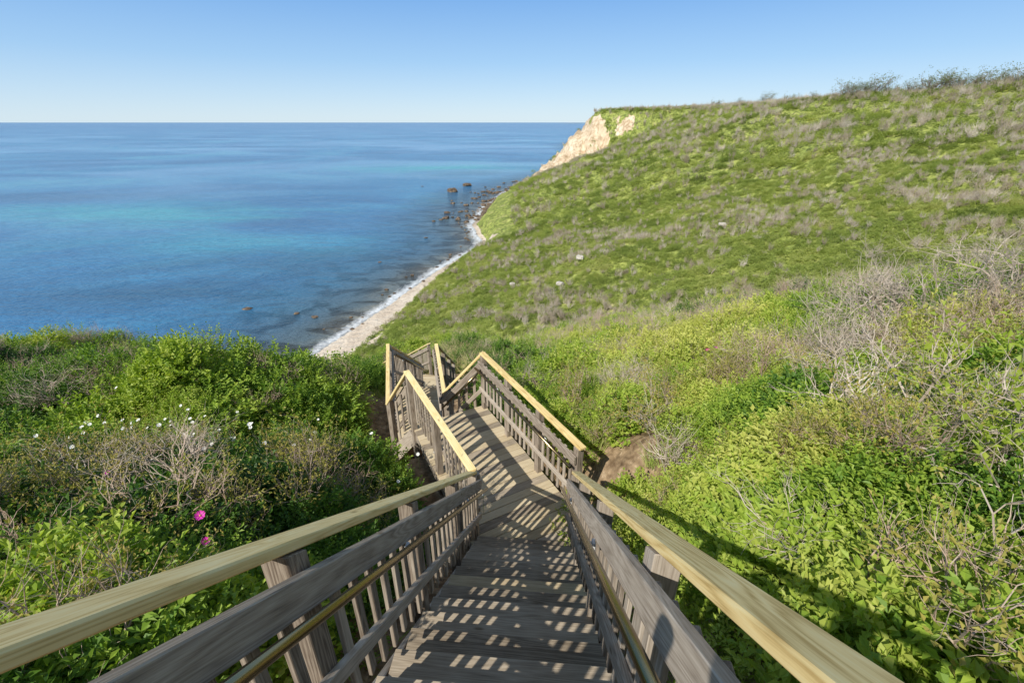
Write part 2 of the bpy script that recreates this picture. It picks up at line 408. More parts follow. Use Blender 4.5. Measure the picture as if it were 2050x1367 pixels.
a = gme.attributes.new('sand', 'FLOAT', 'POINT'); a.data.foreach_set('value', sandmask(X, Y, Z).ravel().astype(np.float32))
pd, _ = path_dist(X, Y)
a = gme.attributes.new('dirt', 'FLOAT', 'POINT'); a.data.foreach_set('value', (sstep(3.6, 2.0, pd)*(Y < 30)).ravel().astype(np.float32))
sX = X-shoreX(Y)
rk = sstep(185, 225, Y)*sstep(9, 4, sX)*sstep(460, 420, Y)
a = gme.attributes.new('shelf', 'FLOAT', 'POINT'); a.data.foreach_set('value', rk.ravel().astype(np.float32))
a = gme.attributes.new('cliff', 'FLOAT', 'POINT'); a.data.foreach_set('value', sstep(250, 290, Y).ravel().astype(np.float32))
m, nt, out = new_mat('bluff_ground'); L = nt.links
geo = N(nt, 'ShaderNodeNewGeometry')
def pn(scale, detail=4, dist=0, vs=None):
    n = N(nt, 'ShaderNodeTexNoise'); n.inputs['Scale'].default_value = scale; n.inputs['Detail'].default_value = detail; n.inputs['Distortion'].default_value = dist
    if vs:
        mp = N(nt, 'ShaderNodeMapping'); mp.inputs['Scale'].default_value = vs; L.new(geo.outputs['Position'], mp.inputs[0]); L.new(mp.outputs[0], n.inputs['Vector'])
    else: L.new(geo.outputs['Position'], n.inputs['Vector'])
    return n.outputs[0]
g1 = ramp(nt, [(.30, (.19, .24, .07)), (.45, (.29, .345, .09)), (.60, (.37, .41, .12)), (.73, (.40, .36, .21))], pn(.2, 8))
g2 = ramp(nt, [(.38, (.45, .45, .45)), (.62, (1.15, 1.1, 1.02))], pn(1.0, 8))
gc = mixc(nt, 1.0, g1.outputs[0], g2.outputs[0], 'MULTIPLY')
sa = N(nt, 'ShaderNodeAttribute', attribute_name='sand'); di = N(nt, 'ShaderNodeAttribute', attribute_name='dirt'); sh = N(nt, 'ShaderNodeAttribute', attribute_name='shelf'); cf = N(nt, 'ShaderNodeAttribute', attribute_name='cliff')
sc1 = ramp(nt, [(.3, (.54, .44, .34)), (.5, (.64, .54, .43)), (.7, (.72, .63, .52))], pn(.22, 8, 0, (1, 1, 2.2)))
peb = ramp(nt, [(.35, (.80, .77, .75)), (.6, (1.05, 1.04, 1.02))], pn(2.2, 8))
sc = mixc(nt, 1.0, sc1.outputs[0], peb.outputs[0], 'MULTIPLY')
cl1 = ramp(nt, [(.3, (.40, .29, .18)), (.45, (.60, .47, .33)), (.6, (.70, .59, .44)), (.72, (.76, .68, .55))], pn(.11, 6, .5, (1, 1, 2.0)))
cl2 = ramp(nt, [(.36, (.66, .59, .52)), (.56, (1.04, 1.03, 1.0))], pn(.45, 7, .4, (1.6, 1.6, .5)))
clc = mixc(nt, 1.0, cl1.outputs[0], cl2.outputs[0], 'MULTIPLY')
sc = mixc(nt, cf.outputs['Fac'], sc, clc)
rkc = ramp(nt, [(.4, (.06, .045, .03)), (.55, (.22, .16, .10)), (.68, (.42, .35, .26))], pn(.9, 6))
sc = mixc(nt, sh.outputs['Fac'], sc, rkc.outputs[0])
dc = ramp(nt, [(.35, (.16, .105, .06)), (.6, (.34, .24, .145)), (.7, (.48, .36, .24))], pn(9, 6))
c = mixc(nt, di.outputs['Fac'], gc, dc.outputs[0])
sf = math_n(nt, 'ADD', sa.outputs['Fac'], math_n(nt, 'MULTIPLY', math_n(nt, 'SUBTRACT', pn(.5, 6), .5), 1.0), True)
sf = ramp(nt, [(.42, (0, 0, 0)), (.54, (1, 1, 1))], sf).outputs[0]
c = mixc(nt, sf, c, sc)
b = N(nt, 'ShaderNodeBsdfPrincipled'); b.inputs['Roughness'].default_value = .95; b.inputs['Specular IOR Level'].default_value = .1
L.new(c, b.inputs['Base Color'])
bp = N(nt, 'ShaderNodeBump'); bp.inputs['Strength'].default_value = .7; bp.inputs['Distance'].default_value = .9
L.new(pn(.7, 8), bp.inputs['Height']); L.new(bp.outputs[0], b.inputs['Normal']); L.new(b.outputs[0], out.inputs[0])
gme.materials.append(m)
go = add_obj('ground', gme); go['kind'] = 'structure'; go['label'] = 'green scrub-covered sea bluff with pale sandy cliffs and beach'; go['category'] = 'hillside'

# thin coast on the horizon, its haze painted in as a blue-grey base colour
V = []; F = []
for i in range(60):
    t = i/59; x_ = 1500+2400*t; hgt = (18+22*t)*(.7+.6*float(vnoise(t*7, .3, 77)))*min(1, t*6)
    i0 = len(V); V += [(x_, 16000, SEA-1), (x_, 16150, SEA+hgt), (x_, 17500, SEA-1)]
    if i:
        F += [(i0-3, i0, i0+1, i0-2), (i0-2, i0+1, i0+2, i0-1)]
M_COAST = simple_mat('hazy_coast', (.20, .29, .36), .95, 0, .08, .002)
cme = mesh_from('distant_coast_hill', V, F, [M_COAST], smooth=True)
o = add_obj('distant_coast_hill', cme); o['kind'] = 'structure'; o['label'] = 'thin hazy strip of land on the horizon'; o['category'] = 'coast'

# ------------------------------------------------------------------ sea
wy = np.concatenate([np.linspace(-400, 60, 40, endpoint=False), np.linspace(60, 430, 260, endpoint=False), np.geomspace(430, 70000, 130)])
wo = np.concatenate([np.linspace(-7, 60, 80, endpoint=False), np.geomspace(60, 90000, 90)])
WY, WO = np.meshgrid(wy, wo, indexing='ij')
WX = shoreX(WY)-WO
wv = np.stack([WX, WY, np.full_like(WX, SEA)], -1).reshape(-1, 3)
idx = np.arange(len(wy)*len(wo)).reshape(len(wy), len(wo))
q = np.stack([idx[:-1, :-1], idx[:-1, 1:], idx[1:, 1:], idx[1:, :-1]], -1).reshape(-1, 4)
wme = np_mesh('sea', wv, q)
a = wme.attributes.new('off', 'FLOAT', 'POINT'); a.data.foreach_set('value', WO.ravel().astype(np.float32))
m, nt, out = new_mat('sea_water'); L = nt.links
geo = N(nt, 'ShaderNodeNewGeometry'); off = N(nt, 'ShaderNodeAttribute', attribute_name='off').outputs['Fac']
def pns(sc, detail=3, dist=0, loc=(0, 0, 0)):
    mp = N(nt, 'ShaderNodeMapping'); mp.inputs['Scale'].default_value = sc; mp.inputs['Location'].default_value = loc
    L.new(geo.outputs['Position'], mp.inputs[0])
    n = N(nt, 'ShaderNodeTexNoise'); n.inputs['Scale'].default_value = 1; n.inputs['Detail'].default_value = detail; n.inputs['Distortion'].default_value = dist
    L.new(mp.outputs[0], n.inputs['Vector']); return n.outputs[0]
def spot(cx, cy, rx, ry, edge=.1):
    mp = N(nt, 'ShaderNodeMapping'); mp.inputs['Location'].default_value = (-cx/rx, -cy/ry, -SEA/50); mp.inputs['Scale'].default_value = (1/rx, 1/ry, 1/50)
    L.new(geo.outputs['Position'], mp.inputs[0])
    ln = N(nt, 'ShaderNodeVectorMath', operation='LENGTH'); L.new(mp.outputs[0], ln.inputs[0])
    v = math_n(nt, 'ADD', ln.outputs['Value'], math_n(nt, 'MULTIPLY', math_n(nt, 'SUBTRACT', pns((.016, .035, 1), 6, 1.0), .5), 1.9))
    return ramp(nt, [(edge, (1, 1, 1)), (1.0, (0, 0, 0))], v).outputs[0]
big = pns((.0055, .0085, 1), 7, 1.6)
deep = ramp(nt, [(.34, (.030, .125, .27)), (.46, (.036, .160, .325)), (.57, (.050, .21, .37)), (.70, (.080, .285, .40))], big)
c0 = deep.outputs[0]
teal = (.060, .35, .39)
for (cx, cy, rx, ry, k) in [(-62, 480, 130, 70, .9), (-190, 225, 110, 42, .75), (-110, 165, 80, 26, .35)]:
    c0 = mixc(nt, math_n(nt, 'MULTIPLY', spot(cx, cy, rx, ry), k), c0, teal)
for (cx, cy, rx, ry, k) in [(-30, 420, 60, 50, .65), (-75, 140, 44, 28, .55), (-34, 265, 28, 80, .65), (-95, 112, 60, 16, .65), (-260, 280, 120, 25, .4)]:
    c0 = mixc(nt, math_n(nt, 'MULTIPLY', spot(cx, cy, rx, ry), k), c0, (.026, .085, .155))
sheen = ramp(nt, [(.46, (0, 0, 0)), (.66, (1, 1, 1))], pns((.0024, .0052, 1), 6, 1.4, (7, 3, 0)))  # mask for pale sheen streaks painted into the water colour
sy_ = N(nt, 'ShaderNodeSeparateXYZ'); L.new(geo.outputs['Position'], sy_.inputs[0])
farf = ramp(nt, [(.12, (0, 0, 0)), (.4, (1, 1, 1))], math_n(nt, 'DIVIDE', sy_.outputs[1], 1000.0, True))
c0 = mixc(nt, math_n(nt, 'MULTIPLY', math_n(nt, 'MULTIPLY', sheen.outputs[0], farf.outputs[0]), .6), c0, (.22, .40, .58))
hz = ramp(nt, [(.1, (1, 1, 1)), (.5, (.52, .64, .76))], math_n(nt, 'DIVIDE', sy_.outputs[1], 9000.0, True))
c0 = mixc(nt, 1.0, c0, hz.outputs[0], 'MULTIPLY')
rip = ramp(nt, [(.34, (.80, .84, .88)), (.66, (1.20, 1.16, 1.12))], pns((.26, .46, 1), 8, .8))
c0 = mixc(nt, 1.0, c0, rip.outputs[0], 'MULTIPLY')
shal = ramp(nt, [(0.0, (.32, .29, .23)), (.05, (.17, .175, .15)), (.14, (.085, .12, .135)), (.4, (.040, .105, .165)), (1.0, (.030, .125, .25))], math_n(nt, 'DIVIDE', math_n(nt, 'ADD', off, math_n(nt, 'MULTIPLY', math_n(nt, 'SUBTRACT', pns((.08, .08, 1), 4), .5), 18)), 70.0, True))
reef = ramp(nt, [(.46, (1, 1, 1)), (.57, (.36, .32, .27))], pns((.12, .18, 1), 6, .6))
shc = mixc(nt, 1.0, shal.outputs[0], reef.outputs[0], 'MULTIPLY')
wf = ramp(nt, [(.12, (0, 0, 0)), (.75, (1, 1, 1))], math_n(nt, 'DIVIDE', off, 70.0, True))
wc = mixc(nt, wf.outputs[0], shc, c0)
fo = pns((.9, .4, 1), 8, .8); fo2 = pns((.07, .05, 1), 3)
fz = math_n(nt, 'SUBTRACT', math_n(nt, 'ADD', math_n(nt, 'MULTIPLY', fo, .8), math_n(nt, 'MULTIPLY', fo2, .6)), math_n(nt, 'MULTIPLY', math_n(nt, 'ABSOLUTE', math_n(nt, 'SUBTRACT', off, 1.2)), .17))
ff = ramp(nt, [(.30, (0, 0, 0)), (.72, (.9, .9, .9))], fz)
wc = mixc(nt, ff.outputs[0], wc, (.74, .76, .78))
b = N(nt, 'ShaderNodeBsdfPrincipled'); b.inputs['IOR'].default_value = 1.33
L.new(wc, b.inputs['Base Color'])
rg = mixc(nt, ff.outputs[0], (.2, .2, .2), (.8, .8, .8)); L.new(rg, b.inputs['Roughness'])
hh = math_n(nt, 'ADD', math_n(nt, 'MULTIPLY', pns((.7, 1.2, 1), 6), .6), math_n(nt, 'MULTIPLY', pns((.08, .14, 1), 5, .5), 1.0))
bp = N(nt, 'ShaderNodeBump'); bp.inputs['Strength'].default_value = 1.0; bp.inputs['Distance'].default_value = .9
L.new(hh, bp.inputs['Height']); L.new(bp.outputs[0], b.inputs['Normal']); L.new(b.outputs[0], out.inputs[0])
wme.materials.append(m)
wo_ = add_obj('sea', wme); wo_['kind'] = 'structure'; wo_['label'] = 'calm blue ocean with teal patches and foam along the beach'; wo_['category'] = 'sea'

# ------------------------------------------------------------------ plant prototypes
def leaf_tris(V, F, LV, base, d, nrm, ln, wd, lv, fold=.25):
    side = d.cross(nrm)
    if side.length < 1e-4: return
    side.normalize(); up = side.cross(d).normalized()
    i = len(V)
    V.append(base); V.append(base+d*ln*.5+side*wd*.5+up*wd*fold); V.append(base+d*ln-up*ln*.12); V.append(base+d*ln*.5-side*wd*.5+up*wd*fold)
    F.append((i, i+1, i+2)); F.append((i, i+2, i+3)); LV.append(lv); LV.append(lv)
def rv(s=1.0): return Vector((random.gauss(0, s), random.gauss(0, s), random.gauss(0, s)))
def leafy(seed, nsp=110, R=.42, Hh=.55, ll=.062, lw=.036, nl=7, sprl=1.0):
    random.seed(seed); V = []; F = []; LV = []
    for i in range(nsp):
        th = random.uniform(0, 2*math.pi); u = random.random()**.5; ph = math.acos(max(0, 1-u*u))
        rad = random.uniform(.6, 1.04)
        p = Vector((R*math.cos(th)*math.sin(ph)*rad, R*math.sin(th)*math.sin(ph)*rad, Hh*math.cos(ph)*rad+random.gauss(0, .03)))
        out = Vector((p.x/R, p.y/R, p.z/Hh+.5)).normalized()
        sd = (out+rv(.45)); sd.z = abs(sd.z)*.6+.2; sd.normalize()
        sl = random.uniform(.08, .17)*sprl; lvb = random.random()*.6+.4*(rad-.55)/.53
        sidev = sd.cross(Vector((0, 0, 1))+rv(.3)).normalized()
        for k in range(nl):
            t = (k//2+1)/((nl+1)//2)
            b = p+sd*sl*t
            if k == nl-1: dd = sd
            else: dd = (sd*.6+sidev*(1 if k % 2 else -1)+rv(.2)).normalized()
            nn = (Vector((0, 0, 1))+out*.6+rv(.35)).normalized()
            leaf_tris(V, F, LV, b, dd, nn, ll*random.uniform(.6, 1.25), lw*random.uniform(.8, 1.2), min(1, max(0, lvb+random.uniform(-.15, .15))))
    return V, F, LV
def tube(V, F, p0, p1, r0, r1):
    d = (p1-p0)
    if d.length < 1e-5: return
    d.normalize(); a = d.orthogonal().normalized(); b = d.cross(a); i = len(V)
    for (p, r) in ((p0, r0), (p1, r1)):
        for k in range(3):
            an = k*2.0944; V.append(p+a*math.cos(an)*r+b*math.sin(an)*r)
    for k in range(3):
        F.append((i+k, i+(k+1) % 3, i+3+(k+1) % 3, i+3+k))
def grow(V, F, tips, p, d, ln, r, lev, wig=.25, upb=.12, lean=Vector((0, 0, 0)), kids=(1, 1, 2)):
    ns = 4; q = p; r0 = r
    for k in range(ns):
        d = (d+rv(wig)+Vector((0, 0, upb))+lean).normalized()
        q2 = q+d*ln/ns; r1 = r*(1-.6*(k+1)/ns)
        tube(V, F, q, q2, r0, r1)
        if lev > 0:
            for _ in range(random.choice(kids)):
                dd = (d+rv(.6)).normalized()
                grow(V, F, tips, q2, dd, ln*random.uniform(.45, .7), r1*.8, lev-1, wig, upb, lean, kids)
        q = q2; r0 = r1
    tips.append((q, d))
def twiggy(seed, stems=7, lev=2, ln=.36, r=.0085, buds=0, spread=.7, lean=Vector((0, 0, 0))):
    random.seed(seed); V = []; F = []; tips = []
    for i in range(stems):
        th = random.uniform(0, 6.283); d = Vector((math.cos(th)*spread, math.sin(th)*spread, 1)).normalized()
        grow(V, F, tips, Vector((math.cos(th)*.08, math.sin(th)*.08, random.uniform(0, .12))), d, ln*random.uniform(.8, 1.3), r, lev, lean=lean)
    LV = [random.random() for f in F]; mi = [0]*len(F)
    if buds:
        for (q, d) in tips:
            for k in range(buds):
                leaf_tris(V, F, LV, q+rv(.012), (d+rv(.6)).normalized(), (rv(1)+Vector((0, 0, 1))).normalized(), .026, .013, random.random()); mi += [1, 1]
    return V, F, LV, mi
def grassy(seed, n=70, R=.22, h=.5, w=.007):
    random.seed(seed); V = []; F = []; LV = []
    for i in range(n):
        th = random.uniform(0, 6.283); r = R*math.sqrt(random.random()); p = Vector((r*math.cos(th), r*math.sin(th), 0))
        d = Vector((random.gauss(0, .3), random.gauss(0, .3), 1)).normalized(); hh = h*random.uniform(.5, 1.2); side = d.cross(rv(1)).normalized(); lv = random.random()
        bend = Vector((random.gauss(.15, .25), random.gauss(.05, .25), -.25))
        prev = None
        for k in range(4):
            c = p+d*hh*k/3+bend*hh*(k/3)**2*.8; ww = w*(1-k/3.3)
            i0 = len(V); V.append(c-side*ww); V.append(c+side*ww)
            if prev is not None: F.append((prev, prev+1, i0+1, i0)); LV.append(lv)
            prev = i0
    return V, F, LV
protos = {}
def proto_set(key, objs):
    c = bpy.data.collections.new('plant_source_'+key)
    for i, me in enumerate(objs):
        o = bpy.data.objects.new('%s_%02d' % (key, i), me); c.objects.link(o)
    protos[key] = (c, len(objs))
leafs = []
for i in range(6):
    V, F, LV = leafy(100+i, 185+8*i, R=.42, Hh=.50, ll=[.048, .034, .054, .046, .060, .040][i], lw=[.031, .023, .034, .017, .035, .016][i])
    leafs.append(mesh_from('leaf_clump', V, F, [M_LEAF], lv=LV))
proto_set('leafy', leafs)
leafs = []
for i in range(4):
    V, F, LV = leafy(200+i, 80, R=.44, Hh=.46, ll=.065, lw=.042, nl=5, sprl=.8)
    leafs.append(mesh_from('far_leaf_clump', V, F, [M_FLEAF], lv=LV))
proto_set('farleaf', leafs)
tw = []
for i in range(4):
    V, F, LV, mi = twiggy(300+i, 8, 2, .38, .0075, buds=0)
    tw.append(mesh_from('twig_clump', V, F, [M_TWIG, M_BUD], lv=LV, mi=mi))
proto_set('twig', tw)
tw = []
for i in range(3):
    V, F, LV, mi = twiggy(320+i, 8, 2, .36, .006, buds=3)
    tw.append(mesh_from('bud_clump', V, F, [M_TWIG, M_BUD], lv=LV, mi=mi))
proto_set('budtwig', tw)
tw = []
for i in range(4):
    V, F, LV, mi = twiggy(340+i, 8, 2, .34, .013, buds=0, lean=Vector((.05, .03, 0)))
    tw.append(mesh_from('far_twig_clump', V, F, [M_FTWIG, M_BUD], lv=LV, mi=mi))
proto_set('fartwig', tw)
gr = []
for i in range(3):
    V, F, LV = grassy(360+i); gr.append(mesh_from('grass_tuft', V, F, [M_GRASS], lv=LV))
proto_set('grass', gr)

def scatter(name, key, P, sc, tint, label, cat, tilt=.15, zs=None):
    c, n = protos[key]; K = len(P)
    if K == 0: return
    me = bpy.data.meshes.new(name); me.vertices.add(K); me.vertices.foreach_set('co', P.astype(np.float32).ravel())
    rot = np.stack([rng.normal(0, tilt, K), rng.normal(0, tilt, K), rng.uniform(0, 6.283, K)], -1)
    s3 = np.stack([sc*rng.uniform(.85, 1.15, K), sc*rng.uniform(.85, 1.15, K), (sc if zs is None else zs)*rng.uniform(.8, 1.25, K)], -1)
    for nm, ty, arr in (('rot', 'FLOAT_VECTOR', rot), ('scl', 'FLOAT_VECTOR', s3)):
        a = me.attributes.new(nm, ty, 'POINT'); a.data.foreach_set('vector', arr.astype(np.float32).ravel())
    a = me.attributes.new('idx', 'INT', 'POINT'); a.data.foreach_set('value', rng.randint(0, n, K).astype(np.int32))
    a = me.attributes.new('tint', 'FLOAT', 'POINT'); a.data.foreach_set('value', np.clip(tint, 0, 1).astype(np.float32))
    me.update()
    o = add_obj(name, me); o['kind'] = 'stuff'; o['label'] = label; o['category'] = cat
    ng = bpy.data.node_groups.new(name+'_nodes', 'GeometryNodeTree')
    ng.interface.new_socket('Geometry', in_out='INPUT', socket_type='NodeSocketGeometry')
    ng.interface.new_socket('Geometry', in_out='OUTPUT', socket_type='NodeSocketGeometry')
    gi = ng.nodes.new('NodeGroupInput'); g2 = ng.nodes.new('NodeGroupOutput')
    ci = ng.nodes.new('GeometryNodeCollectionInfo'); ci.inputs['Collection'].default_value = c
    ci.inputs['Separate Children'].default_value = True; ci.inputs['Reset Children'].default_value = True
    ip = ng.nodes.new('GeometryNodeInstanceOnPoints'); ip.inputs['Pick Instance'].default_value = True
    def na_(nm, dt):
        x = ng.nodes.new('GeometryNodeInputNamedAttribute'); x.data_type = dt; x.inputs['Name'].default_value = nm
        return [s for s in x.outputs if s.enabled and s.name == 'Attribute'][0]
    ng.links.new(gi.outputs[0], ip.inputs['Points']); ng.links.new(ci.outputs[0], ip.inputs['Instance'])
    ng.links.new(na_('idx', 'INT'), ip.inputs['Instance Index'])
    ng.links.new(na_('rot', 'FLOAT_VECTOR'), ip.inputs['Rotation']); ng.links.new(na_('scl', 'FLOAT_VECTOR'), ip.inputs['Scale'])
    ng.links.new(ip.outputs[0], g2.inputs[0])
    md = o.modifiers.new('scatter', 'NODES'); md.node_group = ng
    return o
def sample(n, r0, r1, a0, a1, pw=.5, keep=None):
    a = np.radians(rng.uniform(a0, a1, n)); r = (r0**(1/pw)+(r1**(1/pw)-r0**(1/pw))*rng.rand(n))**pw
    x = r*np.sin(a); y = r*np.cos(a)
    m = sandmask(x, y, height(x, y)) < .3
    s = x-shoreX(y); m &= s > 2.0
    if keep is not None: m &= keep(x, y)
    return x[m], y[m]
def off_path(d0):
    return lambda x, y: (path_dist(x, y)[0] > d0)
def put(x, y, dz=0): return np.stack([x, y, height(x, y)+dz], -1)

def zoneT(x, y):
    r = np.hypot(x, y)
    n = fbm(x/2.2+3, y/2.2, 70, 3)
    n3 = fbm(x/4.5, y/4.5, 57, 2)
    azd = np.degrees(np.arctan2(x, y))
    base = np.where(x > 0, sstep(36, 50, azd)*.22*sstep(3, 7, r)+sstep(12, 20, r)*.30+.02, sstep(10, 17, r)*.30+.03+sstep(.5, .7, n3)*sstep(6, 9, r)*.35)
    band = np.exp(-((y+.1*x-3.6)/.55)**2)*(x < -1.2)*(x > -4.5)*.4
    return np.clip(base+band+(n-.55)*1.9, 0, 1)
def bare(x, y): return np.exp(-(((x-1.8)/.85)**2+((y-5.2)/.9)**2))
x, y = sample(2800, 1.35, 9, -72, 68, .62, off_path(1.35))
T = zoneT(x, y); u = rng.rand(len(x)); m = (u > T*.6) & (rng.rand(len(x)) > bare(x, y)*1.35)
tn = .48+(fbm(x/1.5, y/1.5, 80)-.5)*1.6+np.where(x > 0, .14, -.12)
scatter('close_shrub_foliage', 'leafy', put(x[m], y[m]), rng.uniform(.6, 1.05, m.sum()), tn[m], 'dense green wild rose and bayberry foliage beside stairs', 'shrubs')
x, y = sample(5600, 8, 34, -64, 60, .58, off_path(1.5))
T = zoneT(x, y); u = rng.rand(len(x)); m = u > T*.7
tn = .46+(fbm(x/3, y/3, 81)-.5)*1.6+np.where(x > 0, .12, -.12)
scatter('bluff_shrub_foliage', 'leafy', put(x[m], y[m]), rng.uniform(.85, 1.6, m.sum()), tn[m], 'green and olive scrub leaves covering the bluff shoulder', 'shrubs')
x, y = sample(1700, 1.6, 9, -72, 68, .6, off_path(1.6)); T = zoneT(x, y); m = rng.rand(len(x)) < T*.75+.03
scatter('close_bare_twigs', 'twig', put(x[m], y[m], .18), rng.uniform(.8, 1.3, m.sum()), rng.uniform(.0, .85, m.sum()), 'bare brownish winter twigs poking through the foliage', 'twigs')
x, y = sample(700, 1.4, 7, -72, 68, .6, off_path(1.5)); m = rng.rand(len(x)) < np.where(x < 0, .22, .10)
scatter('budding_twigs', 'budtwig', put(x[m], y[m], .18), rng.uniform(.8, 1.3, m.sum()), rng.uniform(.0, .6, m.sum()), 'reddish twigs tipped with tiny yellow buds', 'twigs')
x, y = sample(5500, 8, 36, -64, 60, .58, off_path(1.6)); T = zoneT(x, y); m = rng.rand(len(x)) < T*.8+.03
tt = np.where(x[m] < 0, .0, .12)+.5*rng.rand(m.sum())
scatter('bluff_bare_twigs', 'twig', put(x[m], y[m], .12), rng.uniform(1.0, 1.8, m.sum())*np.where(x[m] < 0, .9, 1.1), tt, 'pinkish brown leafless brush on the bluff shoulder', 'brush', zs=rng.uniform(.9, 1.4, m.sum())*np.where(x[m] < 0, .85, 1.2))
x, y = sample(2400, 1.3, 13, -70, 68, .6, off_path(.95)); d, _ = path_dist(x, y)
m = rng.rand(len(x)) < np.where(x > 0, .65, .12)*sstep(7, 1.5, d)*(1-.6*bare(x, y))
scatter('grass_tufts', 'grass', put(x[m], y[m]), rng.uniform(.6, 1.1, m.sum()), .2+.5*rng.rand(m.sum()), 'long green grass tufts on the slope beside stairs', 'grass')
x, y = sample(4500, 14, 36, -14, 40, .6, off_path(1.3)); m = fbm(x/4, y/4, 90) > .5
scatter('dry_reeds', 'grass', put(x[m], y[m]), rng.uniform(1.2, 1.9, m.sum()), .75+.25*rng.rand(m.sum()), 'tan dry reeds in the gully below the stairs', 'reeds')
def hillT(x, y):
    n = fbm(x/5, y/5, 95, 4); n2 = fbm(x/22, y/22, 99, 2); up = height(x, y)
    return np.clip((n-.52)*2.6+(n2-.5)*1.2+sstep(-20, 2, up)*.44+.13, 0, .88)
x, y = sample(24000, 34, 150, -28, 62, .62)
T = hillT(x, y); m = rng.rand(len(x)) > T*.7
tn = .57+(fbm(x/6, y/6, 96)-.5)*1.0+rng.normal(0, .10, len(x))
scatter('hillside_foliage', 'farleaf', put(x[m], y[m], -.1), rng.uniform(1.0, 2.1, m.sum()), tn[m], 'bright green low scrub covering the far bluff slope', 'shrubs', zs=rng.uniform(.9, 2.0, m.sum()))
x, y = sample(24000, 34, 150, -28, 62, .62)
T = hillT(x, y); m = rng.rand(len(x)) < T*.85+.03
scatter('hillside_brush', 'fartwig', put(x[m], y[m], .1), rng.uniform(.9, 2.4, m.sum()), .0+.85*rng.rand(m.sum()), 'grey brown leafless brush clumps on the far slope', 'brush', zs=rng.uniform(1.2, 2.7, m.sum()))
x, y = sample(15000, 145, 440, 0, 60, .6)
T = hillT(x, y); m = rng.rand(len(x)) > T*.62
tn = .55+(fbm(x/12, y/12, 97)-.5)*1.0+rng.normal(0, .10, len(x))
scatter('distant_foliage', 'farleaf', put(x[m], y[m], -.2), rng.uniform(2.2, 4.4, m.sum()), tn[m], 'distant green scrub on the bluff top and headland', 'shrubs', zs=rng.uniform(1.8, 3.6, m.sum()))
x, y = sample(17000, 145, 440, 0, 60, .6)
T = hillT(x, y); m = rng.rand(len(x)) < T*.85+.04
scatter('distant_brush', 'fartwig', put(x[m], y[m], .1), rng.uniform(2.0, 4.2, m.sum()), .0+.8*rng.rand(m.sum()), 'distant grey brush on the bluff top', 'brush', zs=rng.uniform(2.4, 4.6, m.sum()))
# ragged shrub fringe along the skyline of the bluff
azs = np.radians(np.linspace(13, 52, 400)); rs_ = np.geomspace(100, 330, 160)
AA, RR = np.meshgrid(azs, rs_, indexing='ij')
HH = height(RR*np.sin(AA), RR*np.cos(AA)); crest = rs_[np.argmax(HH/RR, axis=1)]
ci_ = rng.randint(0, 400, 1100); ra = crest[ci_]*rng.uniform(.96, 1.06, 1100); aa = azs[ci_]+rng.normal(0, .002, 1100)
x = ra*np.sin(aa); y = ra*np.cos(aa); m = (sandmask(x, y, height(x, y)) < .3) & (fbm(x/9, y/9, 120) > .36)
x = x[m]; y = y[m]; K = len(x); h2_ = rng.rand(K) < .5
sz = (.75+1.1*fbm(x/12, y/12, 121))*np.interp(np.degrees(np.arctan2(x, y)), [13, 22, 34, 50], [.6, .8, 1.0, 1.25])
scatter('skyline_brush', 'fartwig', put(x[h2_], y[h2_]), 3.0*sz[h2_], .0+.5*rng.rand(h2_.sum()), 'ragged leafless brush fringe along the bluff crest', 'brush', zs=2.9*sz[h2_])
scatter('skyline_foliage', 'farleaf', put(x[~h2_], y[~h2_]), 2.8*sz[~h2_], .15+.4*rng.rand((~h2_).sum()), 'ragged low shrubs along the bluff crest', 'shrubs', zs=2.6*sz[~h2_])

# ------------------------------------------------------------------ individual shrubs and weeds near the stairs
M_BRANCH = leaf_mat('grey_branch', [(0, (.22, .17, .13)), (.5, (.42, .345, .275)), (1, (.60, .53, .45))], 0, attr=False)
M_BIGLEAF = leaf_mat('young_leaf', [(0, (.22, .32, .04)), (.5, (.38, .48, .06)), (1, (.54, .58, .12))], .45, attr=False)
bare_m = []
for k in range(3):
    random.seed(700+k); V = []; F = []; tips = []
    for i in range(5):
        th = random.uniform(0, 6.283); d = Vector((math.cos(th)*.7-.15, math.sin(th)*.7, .9)).normalized()
        grow(V, F, tips, Vector((math.cos(th)*.06, math.sin(th)*.06, -.1)), d, .85*random.uniform(.8, 1.2), .020, 3, wig=.32, upb=.04, kids=(1, 1, 1, 2))
    bare_m.append(mesh_from('branches', V, F, [M_BRANCH], lv=[random.random() for f in F]))
random.seed(31)
for i, (x_, y_, s_) in enumerate([(3.3, 3.1, 1.1), (5.0, 5.2, 1.3), (6.4, 6.8, 1.5), (8.4, 8.8, 1.7), (10.5, 10.5, 1.8), (-3.6, 3.7, .75), (-2.6, 4.3, .65), (13.0, 12.0, 1.8), (7.4, 5.6, 1.5), (3.6, 2.2, 1.0), (9.6, 8.0, 1.7)]):
    z_ = H1(x_, y_)
    o = add_obj('bare_shrub', bare_m[i % 3]); o.location = (x_, y_, z_+.12); o.scale = (s_, s_, s_*.95); o.rotation_euler = (0, 0, random.uniform(0, 6))
    o['label'] = 'tangled leafless grey shrub above the green scrub'; o['category'] = 'shrub'; o['group'] = 'bare shrubs on the bluff'
sap = []
